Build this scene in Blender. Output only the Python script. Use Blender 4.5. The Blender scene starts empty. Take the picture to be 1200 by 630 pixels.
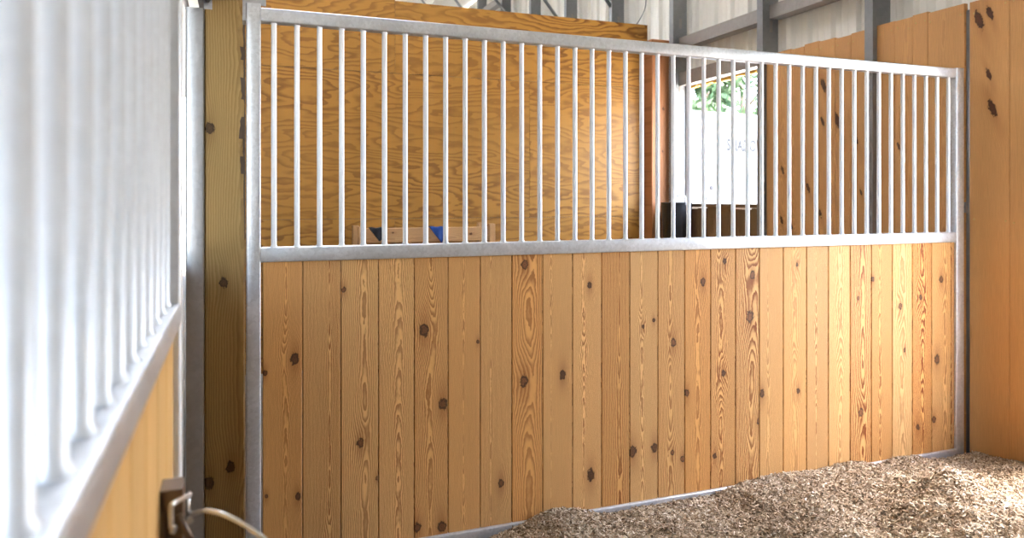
import bpy, math, random
import numpy as np
from mathutils import Vector, Matrix

random.seed(7)
rng = np.random.default_rng(11)
C = bpy.context.scene.collection
sin, cos, pi = math.sin, math.cos, math.pi

# ------------------------------------------------------------------ camera measurements
F, HX, HY = 857.6, 600.0, 233.0          # focal length in px, principal column, horizon row
TH = math.radians(20.75)                 # heading, clockwise from +Y
CZ = 1.45
CT, ST = cos(TH), sin(TH)

def ray(px):
    a = (px - HX) / F
    return a * CT + ST, CT - a * ST      # (X, Y) per unit depth
def on_y(px, py, Y):                     # point of the plane y = Y
    rx, ry = ray(px); d = Y / ry
    return rx * d, CZ - (py - HY) / F * d
def on_x(px, py, X):                     # point of the plane x = X
    rx, ry = ray(px); d = X / rx
    return ry * d, CZ - (py - HY) / F * d
def at_depth(px, py, d):
    rx, ry = ray(px)
    return Vector((rx * d, ry * d, CZ - (py - HY) / F * d))

def s2l(c):
    c = c / 255.0
    return c / 12.92 if c <= 0.04045 else ((c + 0.055) / 1.055) ** 2.4
def rgb(r, g, b): return (s2l(r), s2l(g), s2l(b), 1.0)

# ------------------------------------------------------------------ node maths
class E:
    def __init__(s, nt, sock): s.nt, s.k = nt, sock
    def _op(s, op, *others, clamp=False):
        n = s.nt.nodes.new('ShaderNodeMath'); n.operation = op; n.use_clamp = clamp
        for i, v in enumerate((s,) + others):
            if isinstance(v, E): s.nt.links.new(v.k, n.inputs[i])
            else: n.inputs[i].default_value = v
        return E(s.nt, n.outputs[0])
    def __add__(s, o): return s._op('ADD', o)
    __radd__ = __add__
    def __mul__(s, o): return s._op('MULTIPLY', o)
    __rmul__ = __mul__
    def __sub__(s, o): return s._op('SUBTRACT', o)
    def __rsub__(s, o): return (s * -1.0) + o
    def __truediv__(s, o): return s._op('DIVIDE', o)
    def fract(s): return s._op('FRACT')
    def sqrt(s): return s._op('SQRT')
    def sin(s): return s._op('SINE')
    def abs(s): return s._op('ABSOLUTE')
    def max(s, o): return s._op('MAXIMUM', o)
    def min(s, o): return s._op('MINIMUM', o)
    def exp(s): return s._op('EXPONENT')
    def step(s, a, b):                   # smoothstep 0..1 from a to b
        n = s.nt.nodes.new('ShaderNodeMapRange'); n.interpolation_type = 'SMOOTHSTEP'
        s.nt.links.new(s.k, n.inputs[0])
        for i, v in ((1, a), (2, b)):
            if isinstance(v, E): s.nt.links.new(v.k, n.inputs[i])
            else: n.inputs[i].default_value = v
        n.inputs[3].default_value = 0; n.inputs[4].default_value = 1
        return E(s.nt, n.outputs[0])

def vec(nt, x, y, z):
    n = nt.nodes.new('ShaderNodeCombineXYZ')
    for i, v in enumerate((x, y, z)):
        if isinstance(v, E): nt.links.new(v.k, n.inputs[i])
        else: n.inputs[i].default_value = v
    return n.outputs[0]
def noise(nt, v, scale=1.0, detail=2.0, rough=0.5):
    n = nt.nodes.new('ShaderNodeTexNoise'); n.inputs['Scale'].default_value = scale
    n.inputs['Detail'].default_value = detail; n.inputs['Roughness'].default_value = rough
    nt.links.new(v, n.inputs['Vector'])
    return E(nt, n.outputs[0])
def attr(nt, name):
    n = nt.nodes.new('ShaderNodeAttribute'); n.attribute_name = name
    return n
def mixc(nt, f, a, b, mode='MIX'):
    n = nt.nodes.new('ShaderNodeMix'); n.data_type = 'RGBA'; n.blend_type = mode
    for i, v in ((0, f), (6, a), (7, b)):
        if isinstance(v, E): nt.links.new(v.k, n.inputs[i])
        elif isinstance(v, bpy.types.NodeSocket): nt.links.new(v, n.inputs[i])
        else: n.inputs[i].default_value = v
    return n.outputs[2]
def new_mat(name):
    m = bpy.data.materials.new(name); m.use_nodes = True
    nt = m.node_tree; b = nt.nodes['Principled BSDF']
    return m, nt, b
def bump(nt, b, h, strength=0.2, dist=0.002):
    n = nt.nodes.new('ShaderNodeBump'); n.inputs['Strength'].default_value = strength
    n.inputs['Distance'].default_value = dist
    nt.links.new(h.k if isinstance(h, E) else h, n.inputs['Height'])
    nt.links.new(n.outputs[0], b.inputs['Normal'])

# ------------------------------------------------------------------ materials
def wood(name, light, dark, tint=None, knot=(0.035, 0.016, 0.008, 1), amount=0.75, spacing=0.006, vary=0.16, rough=0.55, straight=0.0, fibre_amt=0.3, kin=rgb(150, 96, 56), kst=0.72, skew=0.0):
    m, nt, b = new_mat(name)
    uvn = nt.nodes.new('ShaderNodeUVMap')
    sp = nt.nodes.new('ShaderNodeSeparateXYZ'); nt.links.new(uvn.outputs[0], sp.inputs[0])
    u, v = E(nt, sp.outputs[0]), E(nt, sp.outputs[1])
    bid = E(nt, attr(nt, 'bid').outputs['Fac'])
    wn = nt.nodes.new('ShaderNodeTexWhiteNoise'); wn.noise_dimensions = '1D'
    nt.links.new((bid * 37.7).k, wn.inputs['W'])
    sc = nt.nodes.new('ShaderNodeSeparateColor'); nt.links.new(wn.outputs['Color'], sc.inputs[0])
    r1, r2, r3 = (E(nt, sc.outputs[i]) for i in range(3))
    r4 = (r1 * 7.31 + r2 * 3.7).fract(); r5 = (r2 * 9.13 + r3 * 5.1).fract(); r6 = (r3 * 6.7 + r1 * 4.9).fract()
    off = (r1 - 0.5) * (0.07 + straight)
    un = u - off
    n1 = noise(nt, vec(nt, u * 2.5, v * 1.2, bid * 31.0), 1.0, 2.0) - 0.5
    n2 = noise(nt, vec(nt, u * 32.0, v * 11.0, bid * 57.0), 1.0, 3.0, 0.6) - 0.5
    h = r2 * 0.045 + 0.004 + (v * ((r3 - 0.5) * 0.055)) + n1 * 0.075
    r = (un * un + h * h).sqrt() + n2 * 0.0095
    core = None; halo = None; inner = None
    kd = noise(nt, vec(nt, u * 75.0, v * 60.0, bid * 13.0), 1.0, 3.0, 0.6) - 0.5
    for i in range(1, 5):
        a = attr(nt, 'k%d' % i)
        ks_ = nt.nodes.new('ShaderNodeSeparateXYZ'); nt.links.new(a.outputs['Vector'], ks_.inputs[0])
        ku, kv, ks = (E(nt, ks_.outputs[j]) for j in range(3))
        ks = ks.max(0.0004)
        dv = (v - kv) * kst; du = u - ku + dv * skew
        d = (du * du + dv * dv).sqrt() / ks
        dl = (du * du + dv * dv * 0.22).sqrt() / ks
        r = r + ks * 1.15 * ((dl * dl * -0.16).exp())
        dn = d + kd * 1.5
        c_ = dn.step(1.15, 0.8); hl = (dl * dl * -0.5).exp()
        ring = dn.step(0.95, 0.35) * ((dn * 16.0).sin() * 0.3 + 0.7) * c_
        core = c_ if core is None else core.max(c_)
        halo = hl if halo is None else halo.max(hl)
        inner = ring if inner is None else inner.max(ring)
    ph = (r / (r4 * (spacing * 0.8) + spacing * 0.7)).fract()
    late = ph.step(0.15, 0.82) * ph.step(1.0, 0.9)
    broad = noise(nt, vec(nt, u * 9.0, v * 0.9, bid * 71.0), 1.0, 2.0)
    fib = noise(nt, vec(nt, u * 420.0, v * 9.0, bid * 11.0), 1.0, 3.0, 0.6)
    amt = (r5 * r5 * 0.6 + 0.6) * amount
    col = mixc(nt, late * amt * (broad * 0.9 + 0.45), light, dark)
    col = mixc(nt, halo * 0.5, col, dark)
    if tint is not None:
        col = mixc(nt, r6 * r6 * 0.75, col, tint, 'MULTIPLY')
    val = (r3 * vary + (1.0 - vary * 0.6)) * (fib * fibre_amt + (1.0 - fibre_amt * 0.5)) * (broad * 0.24 + 0.88)
    hs = nt.nodes.new('ShaderNodeHueSaturation')
    nt.links.new(col, hs.inputs['Color']); nt.links.new(val.k, hs.inputs['Value'])
    kcol = mixc(nt, inner * (r4 * 0.75 + 0.2), knot, kin)
    col = mixc(nt, core * 0.93, hs.outputs[0], kcol)
    nt.links.new(col, b.inputs['Base Color'])
    b.inputs['Roughness'].default_value = rough
    b.inputs['Specular IOR Level'].default_value = 0.3
    bump(nt, b, late * -0.5 + fib * 0.6, 0.25, 0.0012)
    return m

def plywood(name, light, dark):
    m, nt, b = new_mat(name)
    uvn = nt.nodes.new('ShaderNodeUVMap')
    sp = nt.nodes.new('ShaderNodeSeparateXYZ'); nt.links.new(uvn.outputs[0], sp.inputs[0])
    u, v = E(nt, sp.outputs[0]), E(nt, sp.outputs[1])          # u across the grain, v along it
    bid = E(nt, attr(nt, 'bid').outputs['Fac'])
    n = noise(nt, vec(nt, u * 2.6, v * 0.55, bid * 29.0), 1.0, 3.0, 0.45)
    n2 = noise(nt, vec(nt, u * 16.0, v * 5.0, bid * 7.0), 1.0, 2.0)
    n3 = noise(nt, vec(nt, u * 1.3, v * 0.5, bid * 3.0), 1.0, 2.0)
    ph = (n * 20.0 + u * 7.0 + n2 * 1.6).fract()
    late = ph.step(0.35, 0.85) * ph.step(1.0, 0.9)
    fib = noise(nt, vec(nt, u * 260.0, v * 9.0, bid * 11.0), 1.0, 3.0, 0.6)
    col = mixc(nt, late * (n3 * 1.5 - 0.12), light, dark)
    vo = nt.nodes.new('ShaderNodeTexVoronoi'); vo.inputs['Scale'].default_value = 1.0
    nt.links.new(vec(nt, u * 2.2, v * 1.1, bid * 5.0), vo.inputs['Vector'])
    kn = E(nt, vo.outputs['Distance']).step(0.055, 0.02)
    col = mixc(nt, kn * 0.85, col, (0.06, 0.025, 0.008, 1))
    hs = nt.nodes.new('ShaderNodeHueSaturation'); nt.links.new(col, hs.inputs['Color'])
    nt.links.new(((fib * 0.3 + 0.85) * (n3 * 0.4 + 0.8)).k, hs.inputs['Value'])
    nt.links.new(hs.outputs[0], b.inputs['Base Color'])
    b.inputs['Roughness'].default_value = 0.45; b.inputs['Specular IOR Level'].default_value = 0.35
    bump(nt, b, late * -0.4 + fib * 0.5, 0.2, 0.001)
    return m

def galvanised(name, base, metallic=0.75, rough=0.38, spangle=0.16, sscale=90.0):
    m, nt, b = new_mat(name)
    tc = nt.nodes.new('ShaderNodeNewGeometry')
    vo = nt.nodes.new('ShaderNodeTexVoronoi'); vo.inputs['Scale'].default_value = sscale
    nt.links.new(tc.outputs['Position'], vo.inputs['Vector'])
    sc = nt.nodes.new('ShaderNodeSeparateColor'); nt.links.new(vo.outputs['Color'], sc.inputs[0])
    big = noise(nt, tc.outputs['Position'], 9.0, 4.0, 0.6)
    cell = E(nt, sc.outputs[0])
    val = cell * spangle + big * (spangle * 2.2) + (1.0 - spangle * 1.6)
    hs = nt.nodes.new('ShaderNodeHueSaturation'); hs.inputs['Color'].default_value = base
    nt.links.new(val.k, hs.inputs['Value'])
    nt.links.new(hs.outputs[0], b.inputs['Base Color'])
    b.inputs['Metallic'].default_value = metallic
    nt.links.new((cell * 0.06 + big * 0.1 + (rough - 0.08)).k, b.inputs['Roughness'])
    return m

def plain(name, col, rough=0.6, metallic=0.0, var=0.08, scale=12.0, b_amt=0.0):
    m, nt, b = new_mat(name)
    tc = nt.nodes.new('ShaderNodeNewGeometry')
    n = noise(nt, tc.outputs['Position'], scale, 4.0, 0.6)
    hs = nt.nodes.new('ShaderNodeHueSaturation'); hs.inputs['Color'].default_value = col
    nt.links.new((n * (var * 2) + (1 - var)).k, hs.inputs['Value'])
    nt.links.new(hs.outputs[0], b.inputs['Base Color'])
    b.inputs['Roughness'].default_value = rough; b.inputs['Metallic'].default_value = metallic
    if b_amt: bump(nt, b, n, b_amt, 0.01)
    return m

M = {}
M['pine'] = wood('pine_boards', rgb(226, 180, 118), rgb(130, 72, 28), tint=rgb(248, 222, 184), amount=1.0, spacing=0.0043)
M['cedar'] = wood('wall_boards', rgb(206, 156, 98), rgb(164, 108, 60), knot=(0.03, 0.009, 0.004, 1), kin=rgb(90, 42, 24), kst=0.42, skew=0.8, fibre_amt=0.5, amount=0.6, spacing=0.0045, vary=0.12, straight=0.35)
M['door_pine'] = wood('door_boards', rgb(232, 188, 122), rgb(200, 144, 78), amount=0.55, spacing=0.008, vary=0.10, straight=0.1)
M['treated'] = wood('treated_timber', rgb(184, 154, 98), rgb(132, 98, 50), knot=(0.03, 0.014, 0.006, 1), kin=rgb(92, 66, 38), amount=0.5, spacing=0.006, vary=0.05, straight=0.1)
M['redwood'] = wood('post_timber', rgb(172, 118, 78), rgb(124, 76, 46), amount=0.5, spacing=0.006, vary=0.05, straight=0.2)
M['dark_board'] = wood('dark_boards', rgb(120, 92, 62), rgb(80, 56, 34), amount=0.6, spacing=0.006, vary=0.1, straight=0.2)  # dark boards: backlit shade in the colour, less bounce off unseen walls
M['lumber'] = wood('rough_lumber', rgb(206, 164, 116), rgb(150, 100, 58), amount=0.5, vary=0.08)
M['ply'] = plywood('plywood_sheets', rgb(174, 126, 56), rgb(112, 70, 26))
M['galv'] = galvanised('galvanised_steel', (0.66, 0.69, 0.73, 1))
M['bar'] = galvanised('galvanised_bars', (0.80, 0.83, 0.87, 1), 0.4, 0.40, 0.05)
M['dull_galv'] = galvanised('dull_galvanised_steel', (0.50, 0.52, 0.55, 1), 0.7, 0.38, 0.10, 60)
M['column'] = galvanised('weathered_steel', (0.24, 0.25, 0.26, 1), 0.45, 0.5, 0.12, 40)
M['girt'] = galvanised('girt_steel', (0.30, 0.28, 0.26, 1), 0.4, 0.5, 0.12, 40)
M['cladding'] = plain('cream_sheet_metal', (0.86, 0.84, 0.77, 1), 0.35, 0.0, 0.04, 3.0)
M['roof'] = plain('white_roof_sheet', (0.80, 0.78, 0.72, 1), 0.5, 0.0, 0.04, 2.0)
M['white'] = plain('white_painted_steel', (0.24, 0.25, 0.26, 1), 0.35, 0.0, 0.02, 3.0)
M['grey_ink'] = plain('faded_grey_lettering', (0.02, 0.022, 0.025, 1), 0.95, 0.0, 0.05, 6.0)
M['black'] = plain('black_rubber', (0.012, 0.012, 0.014, 1), 0.5, 0.0, 0.2, 20.0)
M['rag_black'] = plain('black_cloth', (0.012, 0.012, 0.016, 1), 0.9, 0.0, 0.3, 60.0)
M['rag_blue'] = plain('blue_cloth', (0.012, 0.06, 0.26, 1), 0.85, 0.0, 0.3, 60.0)
m_, nt_, b_ = new_mat('translucent_roof_sheet')
tr_ = nt_.nodes.new('ShaderNodeBsdfTranslucent'); tr_.inputs[0].default_value = (0.16, 0.17, 0.18, 1)
nt_.links.new(tr_.outputs[0], nt_.nodes['Material Output'].inputs[0]); M['skylight'] = m_
m_ = m_.copy(); m_.name = 'clearer_roof_sheet'; m_.node_tree.nodes['Translucent BSDF'].inputs[0].default_value = (0.92, 0.93, 0.94, 1); M['clear_skylight'] = m_
M['screw'] = plain('brass_screw', (0.55, 0.38, 0.14, 1), 0.35, 0.7, 0.1, 80.0)
M['bronze'] = galvanised('brown_steel', (0.17, 0.125, 0.095, 1), 0.75, 0.36, 0.15, 60)
M['rod'] = plain('bright_steel', (0.72, 0.71, 0.68, 1), 0.28, 0.85, 0.06, 40.0)
M['dirt'] = plain('packed_dirt', (0.13, 0.10, 0.075, 1), 0.95, 0.0, 0.25, 14.0, 0.5)
M['gravel'] = plain('pale_gravel', (0.50, 0.47, 0.42, 1), 0.95, 0.0, 0.15, 30.0, 0.4)
M['bark'] = plain('bark', (0.12, 0.085, 0.06, 1), 0.9, 0.0, 0.3, 20.0, 0.5)
M['amber_edge'] = plain('amber_foam_strip', (0.75, 0.42, 0.06, 1), 0.6, 0.0, 0.2, 25.0)
M['beige'] = plain('beige_sheet_metal', (0.34, 0.32, 0.28, 1), 0.5, 0.0, 0.05, 3.0)
M['dark_lens'] = plain('dark_lens', (0.03, 0.03, 0.035, 1), 0.8)
M['tyre'] = plain('tyre_rubber', (0.02, 0.02, 0.02, 1), 0.8)

def attr_mat(name, stops, rough, translucent=0.0):
    m, nt, b = new_mat(name)
    bid = attr(nt, 'bid')
    r = nt.nodes.new('ShaderNodeValToRGB'); nt.links.new(bid.outputs['Fac'], r.inputs[0])
    el = r.color_ramp.elements
    el[0].position, el[0].color = stops[0]; el[1].position, el[1].color = stops[-1]
    for p, c in stops[1:-1]:
        e = el.new(p); e.color = c
    nt.links.new(r.outputs[0], b.inputs['Base Color'])
    b.inputs['Roughness'].default_value = rough; b.inputs['Specular IOR Level'].default_value = 0.25
    return m
M['shavings'] = attr_mat('wood_shavings', [(0, rgb(120, 100, 78)), (0.35, rgb(172, 150, 124)), (0.7, rgb(208, 190, 164)), (1, rgb(240, 230, 212))], 0.8)
M['leaf'] = attr_mat('green_leaves', [(0, rgb(44, 60, 38)), (0.6, rgb(76, 98, 64)), (1, rgb(120, 138, 104))], 0.6)

# ------------------------------------------------------------------ mesh builder
class MB:
    def __init__(s): s.v, s.f, s.uv, s.bid, s.k, s.mi, s.sm = [], [], [], [], [], [], []
    def face(s, idx, uvs=None, bid=0.0, knots=(), mi=0, smooth=False):
        s.f.append(idx); s.uv.extend(uvs if uvs else [(0, 0)] * len(idx))
        s.bid.append(bid); s.k.append(knots); s.mi.append(mi); s.sm.append(smooth)
    def box(s, lo, hi, mi=0, bid=0.0):
        s.prism([(lo[0], lo[1]), (hi[0], lo[1]), (hi[0], hi[1]), (lo[0], hi[1])], (0, 0, lo[2]), (1, 0, 0), (0, 1, 0), (0, 0, 1), hi[2] - lo[2], mi=mi, bid=bid)
    def prism(s, prof, o, a, b, n, length, mi=0, bid=None, knots=(), smooth=False, uoff=None, voff=0.0, closed=True, caps=True):
        """profile (2-D, axes a, b) swept along n by length; UV u runs round the profile, v along n."""
        o, a, b, n = Vector(o), Vector(a), Vector(b), Vector(n)
        if bid is None: bid = random.random()
        k = len(prof); i0 = len(s.v)
        for t in (0, length):
            for p, q in prof: s.v.append(tuple(o + a * p + b * q + n * t))
        for i in range(k if closed else k - 1):
            j = (i + 1) % k
            p, q = prof[i], prof[j]
            if uoff is None:                              # u from the a-coordinate (+ depth)
                du0, du1 = p[0] + p[1] * 0.37, q[0] + q[1] * 0.37
            else:
                du0, du1 = p[0] - uoff, q[0] - uoff
            s.face((i0 + i, i0 + j, i0 + k + j, i0 + k + i), [(du0, voff), (du1, voff), (du1, voff + length), (du0, voff + length)], bid, knots, mi, smooth)
        if closed and caps:
            s.face(tuple(i0 + i for i in reversed(range(k))), [(prof[i][0], prof[i][1]) for i in reversed(range(k))], bid, (), mi)
            s.face(tuple(i0 + k + i for i in range(k)), [(prof[i][0], prof[i][1]) for i in range(k)], bid, (), mi)
    def board(s, o, across, out, along, w, length, t=0.03, ch=0.004, mi=0, knots=(), bid=None, voff=0.0):
        """a plank: front face towards `out`, o at its middle/bottom/front; chamfered front edges."""
        h = w / 2
        prof = [(-h + ch, 0), (-h, -ch), (-h, -t), (h, -t), (h, -ch), (h - ch, 0)]
        s.prism(prof, o, across, out, along, length, mi=mi, bid=bid, knots=knots, uoff=0.0, voff=voff)
    def tube(s, pts, r, seg=10, mi=0, smooth=True, caps=True, bid=0.0):
        pts = [Vector(p) for p in pts]; n = len(pts); i0 = len(s.v)
        rs = r if isinstance(r, (list, tuple)) else [r] * n
        ref = None
        for i, p in enumerate(pts):
            t = (pts[min(i + 1, n - 1)] - pts[max(i - 1, 0)]).normalized()
            if ref is None:
                ref = Vector((0, 0, 1)) if abs(t.z) < 0.9 else Vector((1, 0, 0))
            x = t.cross(ref).normalized(); y = x.cross(t).normalized(); ref = y
            for j in range(seg):
                a = 2 * pi * j / seg
                s.v.append(tuple(p + x * (cos(a) * rs[i]) + y * (sin(a) * rs[i])))
        for i in range(n - 1):
            for j in range(seg):
                k = (j + 1) % seg
                s.face((i0 + i * seg + j, i0 + i * seg + k, i0 + (i + 1) * seg + k, i0 + (i + 1) * seg + j), None, bid, (), mi, smooth)
        if caps:
            s.face(tuple(i0 + j for j in reversed(range(seg))), None, bid, (), mi)
            s.face(tuple(i0 + (n - 1) * seg + j for j in range(seg)), None, bid, (), mi)
    def rtube(s, o, a, b, n, wa, wb, length, r=0.006, seg=3, mi=0):
        """square tube with rounded corners centred on o, swept along n."""
        prof = []
        for cx, cy, a0 in ((1, 1, 0), (-1, 1, 90), (-1, -1, 180), (1, -1, 270)):
            for i in range(seg + 1):
                t = math.radians(a0 + 90 * i / seg)
                prof.append((cx * (wa / 2 - r) + r * cos(t), cy * (wb / 2 - r) + r * sin(t)))
        s.prism(prof, o, a, b, n, length, mi=mi, bid=0.0, smooth=True)
    def build(s, name, mats, parent=None, origin=None):
        me = bpy.data.meshes.new(name)
        org = Vector(origin) if origin is not None else Vector((0, 0, 0))
        vs = [tuple(Vector(p) - org) for p in s.v] if origin is not None else s.v
        me.from_pydata(vs, [], s.f)
        uv = me.uv_layers.new(name='UVMap')
        uv.data.foreach_set('uv', np.array(s.uv, dtype=np.float32).ravel())
        at = me.attributes.new('bid', 'FLOAT', 'FACE'); at.data.foreach_set('value', np.array(s.bid, dtype=np.float32))
        if any(s.k):
            for i in range(4):
                kv = np.zeros((len(s.f), 3), dtype=np.float32); kv[:, 1] = 100.0
                for j, ks in enumerate(s.k):
                    if i < len(ks): kv[j] = ks[i]
                at = me.attributes.new('k%d' % (i + 1), 'FLOAT_VECTOR', 'FACE'); at.data.foreach_set('vector', kv.ravel())
        else:
            for i in range(4):
                kv = np.zeros((len(s.f), 3), dtype=np.float32); kv[:, 1] = 100.0
                at = me.attributes.new('k%d' % (i + 1), 'FLOAT_VECTOR', 'FACE'); at.data.foreach_set('vector', kv.ravel())
        me.polygons.foreach_set('material_index', np.array(s.mi, dtype=np.int32))
        me.polygons.foreach_set('use_smooth', np.array(s.sm, dtype=bool))
        for m in (mats if isinstance(mats, (list, tuple)) else [mats]): me.materials.append(M[m] if isinstance(m, str) else m)
        me.update()
        o = bpy.data.objects.new(name, me); C.objects.link(o)
        if parent is not None:
            o.parent = parent
            o.location = org - parent.location
        else:
            o.location = org
        return o

def sharp_edges(o, deg=40):
    me = o.data
    try: me.set_sharp_from_angle(angle=math.radians(deg))
    except Exception: pass
    return o

def tag(o, label, cat, group=None, kind=None):
    o['label'] = label; o['category'] = cat
    if group: o['group'] = group
    if kind: o['kind'] = kind
    return o
def thing(name, loc, label, cat, group=None):
    o = bpy.data.objects.new(name, None); C.objects.link(o); o.location = loc; o.empty_display_size = 0.1
    return tag(o, label, cat, group, 'thing')
def struct(o):
    o['kind'] = 'structure'; return o
def child(mb, name, mat, root):                # world-space mesh under a thing
    return mb.build(name, mat, root, origin=root.location)

X_, Y_, Z_ = (1, 0, 0), (0, 1, 0), (0, 0, 1)
NX, NY = (-1, 0, 0), (0, -1, 0)
T = 0.052                                       # section of the square steel tube
BR = 0.0102                                     # radius of the round bars

# ------------------------------------------------------------------ stall partition
PY = 2.90                                       # its front face
part = thing('stall_partition', (1.9, PY + T / 2, 0), 'long galvanised stall divider with upright bars above knotty pine boards', 'stall divider')
xl0, _ = on_y(288.4, 200, PY); xl1, _ = on_y(305.8, 200, PY)
xr0, _ = on_y(1120.8, 200, PY); xr1, _ = on_y(1130.2, 200, PY)
PT = on_y(306, 8.3, PY)[1]                      # top of the top rail
MT = on_y(307, 290, PY)[1]                      # top of the middle rail
BT = on_y(573, 618, PY)[1]                      # top of the bottom rail
yc = PY + T / 2
for x0, x1, top in ((xl0, xl1, PT + 0.013), (xr0, xr1, PT + 0.003)):
    mb = MB(); mb.rtube(((x0 + x1) / 2, yc, 0.0), X_, Y_, Z_, x1 - x0, T, top)
    post = sharp_edges(child(mb, 'post', 'galv', part))
def rail(zt, h, name):
    mb = MB(); mb.rtube((xl1 - 0.001, yc, zt - h / 2), Y_, Z_, X_, T, h, xr0 - xl1 + 0.002)
    return sharp_edges(child(mb, name, 'galv', part))
rail(PT, 0.052, 'top_rail'); rail(MT, 0.056, 'middle_rail'); rail(BT, 0.05, 'bottom_rail')
# round bars with their weld beads
xb0, _ = on_y(321, 200, yc); xb1, _ = on_y(1111.2, 200, yc)
NB = 43
z0, z1 = MT, PT - 0.052
mb = MB()
mb.tube([(0, 0, -0.002), (0, 0, 0.003), (0, 0, 0.007), (0, 0, z1 - z0 - 0.006), (0, 0, z1 - z0 - 0.002), (0, 0, z1 - z0 + 0.002)],
        [BR + 0.004, BR + 0.0028, BR, BR, BR + 0.002, BR + 0.003], 16)
bar0 = mb.build('bar', 'bar', part)
for i in range(NB):
    b = bar0 if i == 0 else bar0.copy()
    if i: C.objects.link(b); b.parent = part
    b.location = Vector((xb0 + (xb1 - xb0) * i / (NB - 1), yc, z0)) - part.location
# pine boards
KN = [(345.5,420,6),(310.5,437,3),(349,581,4),(312,581,2.5),(422.5,519,5),(403,339,3),(497,387,6.5),(519,473,6),(518,617,6),(489,618,5),
      (587,566,4.5),(615,310,5),(614,446,6),(691,334,4),(659.5,439,5),(692.5,556.5,6),(741.5,529,6),(767,524,5),(753.7,382,2.2),(766,375,2.2),
      (789,401,4.5),(824,330,4),(805,460,4),(788,530,3),(800,537,3.4),(848,437,3.4),(837.5,534,3),(849,306,3.2),(882,322,4.4),(879,371,6),
      (934,310,2.2),(893,461,4),(889,493,3),(935.5,458,3),(1006,349,2),(1023,327,2.6),(1055,359,3.4),(1079,348,3),(1103,327,3.6),(1098,421,4.8),
      (1009,483,4.4),(1075.5,500,3.2),(1094.5,491,3.4),(1060,410,2.2),(442,560,2.5),(560,400,2.2)]
JO = [307.5,354.4,399.4,443.4,485.3,525,562.8,599.8,636,671,705,738,771,802.4,832.8,862,890,918,945.3,971,996.4,1021.3,1045.8,1069.3,1092,1114.7,1119.8]
BY = PY + 0.014
mb = MB()
zb, zt = BT - 0.012, MT - 0.046
for i in range(len(JO) - 1):
    a, b = on_y(JO[i], 400, BY)[0], on_y(JO[i + 1], 400, BY)[0]
    w = b - a - 0.0030; xc = (a + b) / 2
    ks = []
    for px, py, r in KN:
        kx, kz = on_y(px, py, BY)
        if a <= kx < b:
            ks.append((kx - xc, kz - zb, r / F * (BY / ray(px)[1]) * 0.85))
    mb.board((xc, BY, zb), X_, NY, Z_, w, zt - zb, t=0.026, ch=0.0025, knots=tuple(ks[:4]), bid=0.13 + i * 0.7317 % 1.0)
child(mb, 'board_panel', 'pine', part)
# bolts / hook bracket on the hinge side
mb = MB(); mb.box((xl0 - 0.012, PY - 0.002, PT - 0.055), (xl0 - 0.001, PY + T + 0.02, PT + 0.05))
mb.box((xl0 - 0.012, PY + T + 0.004, PT + 0.02), (xl1 + 0.02, PY + T + 0.012, PT + 0.05))
child(mb, 'mounting_bracket', 'dull_galv', part)
mb = MB()
yy, zz = xr1, on_y(1130, 243, PY)[1]
mb.box((xr1 - 0.002, PY + 0.012, zz - 0.03), (xr1 + 0.045, PY + 0.04, zz + 0.03)); mb.tube([(xr1 + 0.022, PY + 0.004, zz), (xr1 + 0.022, PY + 0.014, zz)], 0.012, 6, smooth=False)
child(mb, 'mounting_clip', 'column', part)

# ------------------------------------------------------------------ corner post, steel jamb, overhead track
WY = 3.02
px0, px1 = on_y(239.6, 300, WY)[0], on_y(288.0, 300, WY)[0] - 0.002
mb = MB()
pw = px1 - px0; pc = (px0 + px1) / 2; hh = pw / 2
ks = []
for px, py, r in ((246, 150, 6), (262, 331, 5.5), (270, 547, 6), (245, 565, 6.5)):
    kx, kz = on_y(px, py, WY); ks.append((kx - pc, kz, r / F * 2.7 * 0.9))
# front face in strips so the waney right edge is real
prof_n = 200; TOPZ = 3.4
i0 = len(mb.v)
rows = []
rs = random.Random(5)
for i in range(prof_n + 1):
    z = TOPZ * i / prof_n
    wv = 0.006 + 0.002 * rs.random()
    if z > 1.3: wv += (0.009 + 0.005 * sin(z * 9.3) + 0.004 * sin(z * 27) + 0.010 * rs.random() * rs.random()) * min(1, (z - 1.3) / 0.3)
    wd = wv * (1.0 + rs.random())
    c = 0.004
    ring = [(-hh, WY + pw), (-hh, WY + c), (-hh + c, WY), (hh - wv, WY), (hh - wv * 0.35, WY + wd * 0.45), (hh, WY + wd), (hh, WY + pw)]
    rows.append([len(mb.v) + j for j in range(len(ring))])
    for x, y in ring: mb.v.append((pc + x, y, z))
for i in range(prof_n):
    za, zb_ = TOPZ * i / prof_n, TOPZ * (i + 1) / prof_n
    n = len(rows[0])
    for j in range(n):
        k = (j + 1) % n
        def uu(q, z): x, y, _ = mb.v[q]; return (x - pc + (y - WY) * (0.6 if j in (0, 6) else (1.0 if j == 5 else 0.0)), z)
        bark = 1 if (j == 4 and za > 1.28) or (j == 3 and za > 1.3 and sin(za * 17) + sin(za * 41.3) + sin(za * 8.1) + 2.2 * (rs.random() - .5) > 0.3) else 0
        mb.face((rows[i][j], rows[i][k], rows[i + 1][k], rows[i + 1][j]),
                [uu(rows[i][j], za), uu(rows[i][k], za), uu(rows[i + 1][k], zb_), uu(rows[i + 1][j], zb_)], 0.377, tuple(ks) if j in (1, 2, 3) else (), bark)
mb.face(tuple(reversed(rows[0])), None, 0.377); mb.face(tuple(rows[-1]), None, 0.377)
post = mb.build('timber_post', ['treated', 'bark'], origin=(pc, WY + hh, 0))
tag(post, 'square yellowish treated timber post with bark edge beside the stall divider', 'post', kind='thing')

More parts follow.
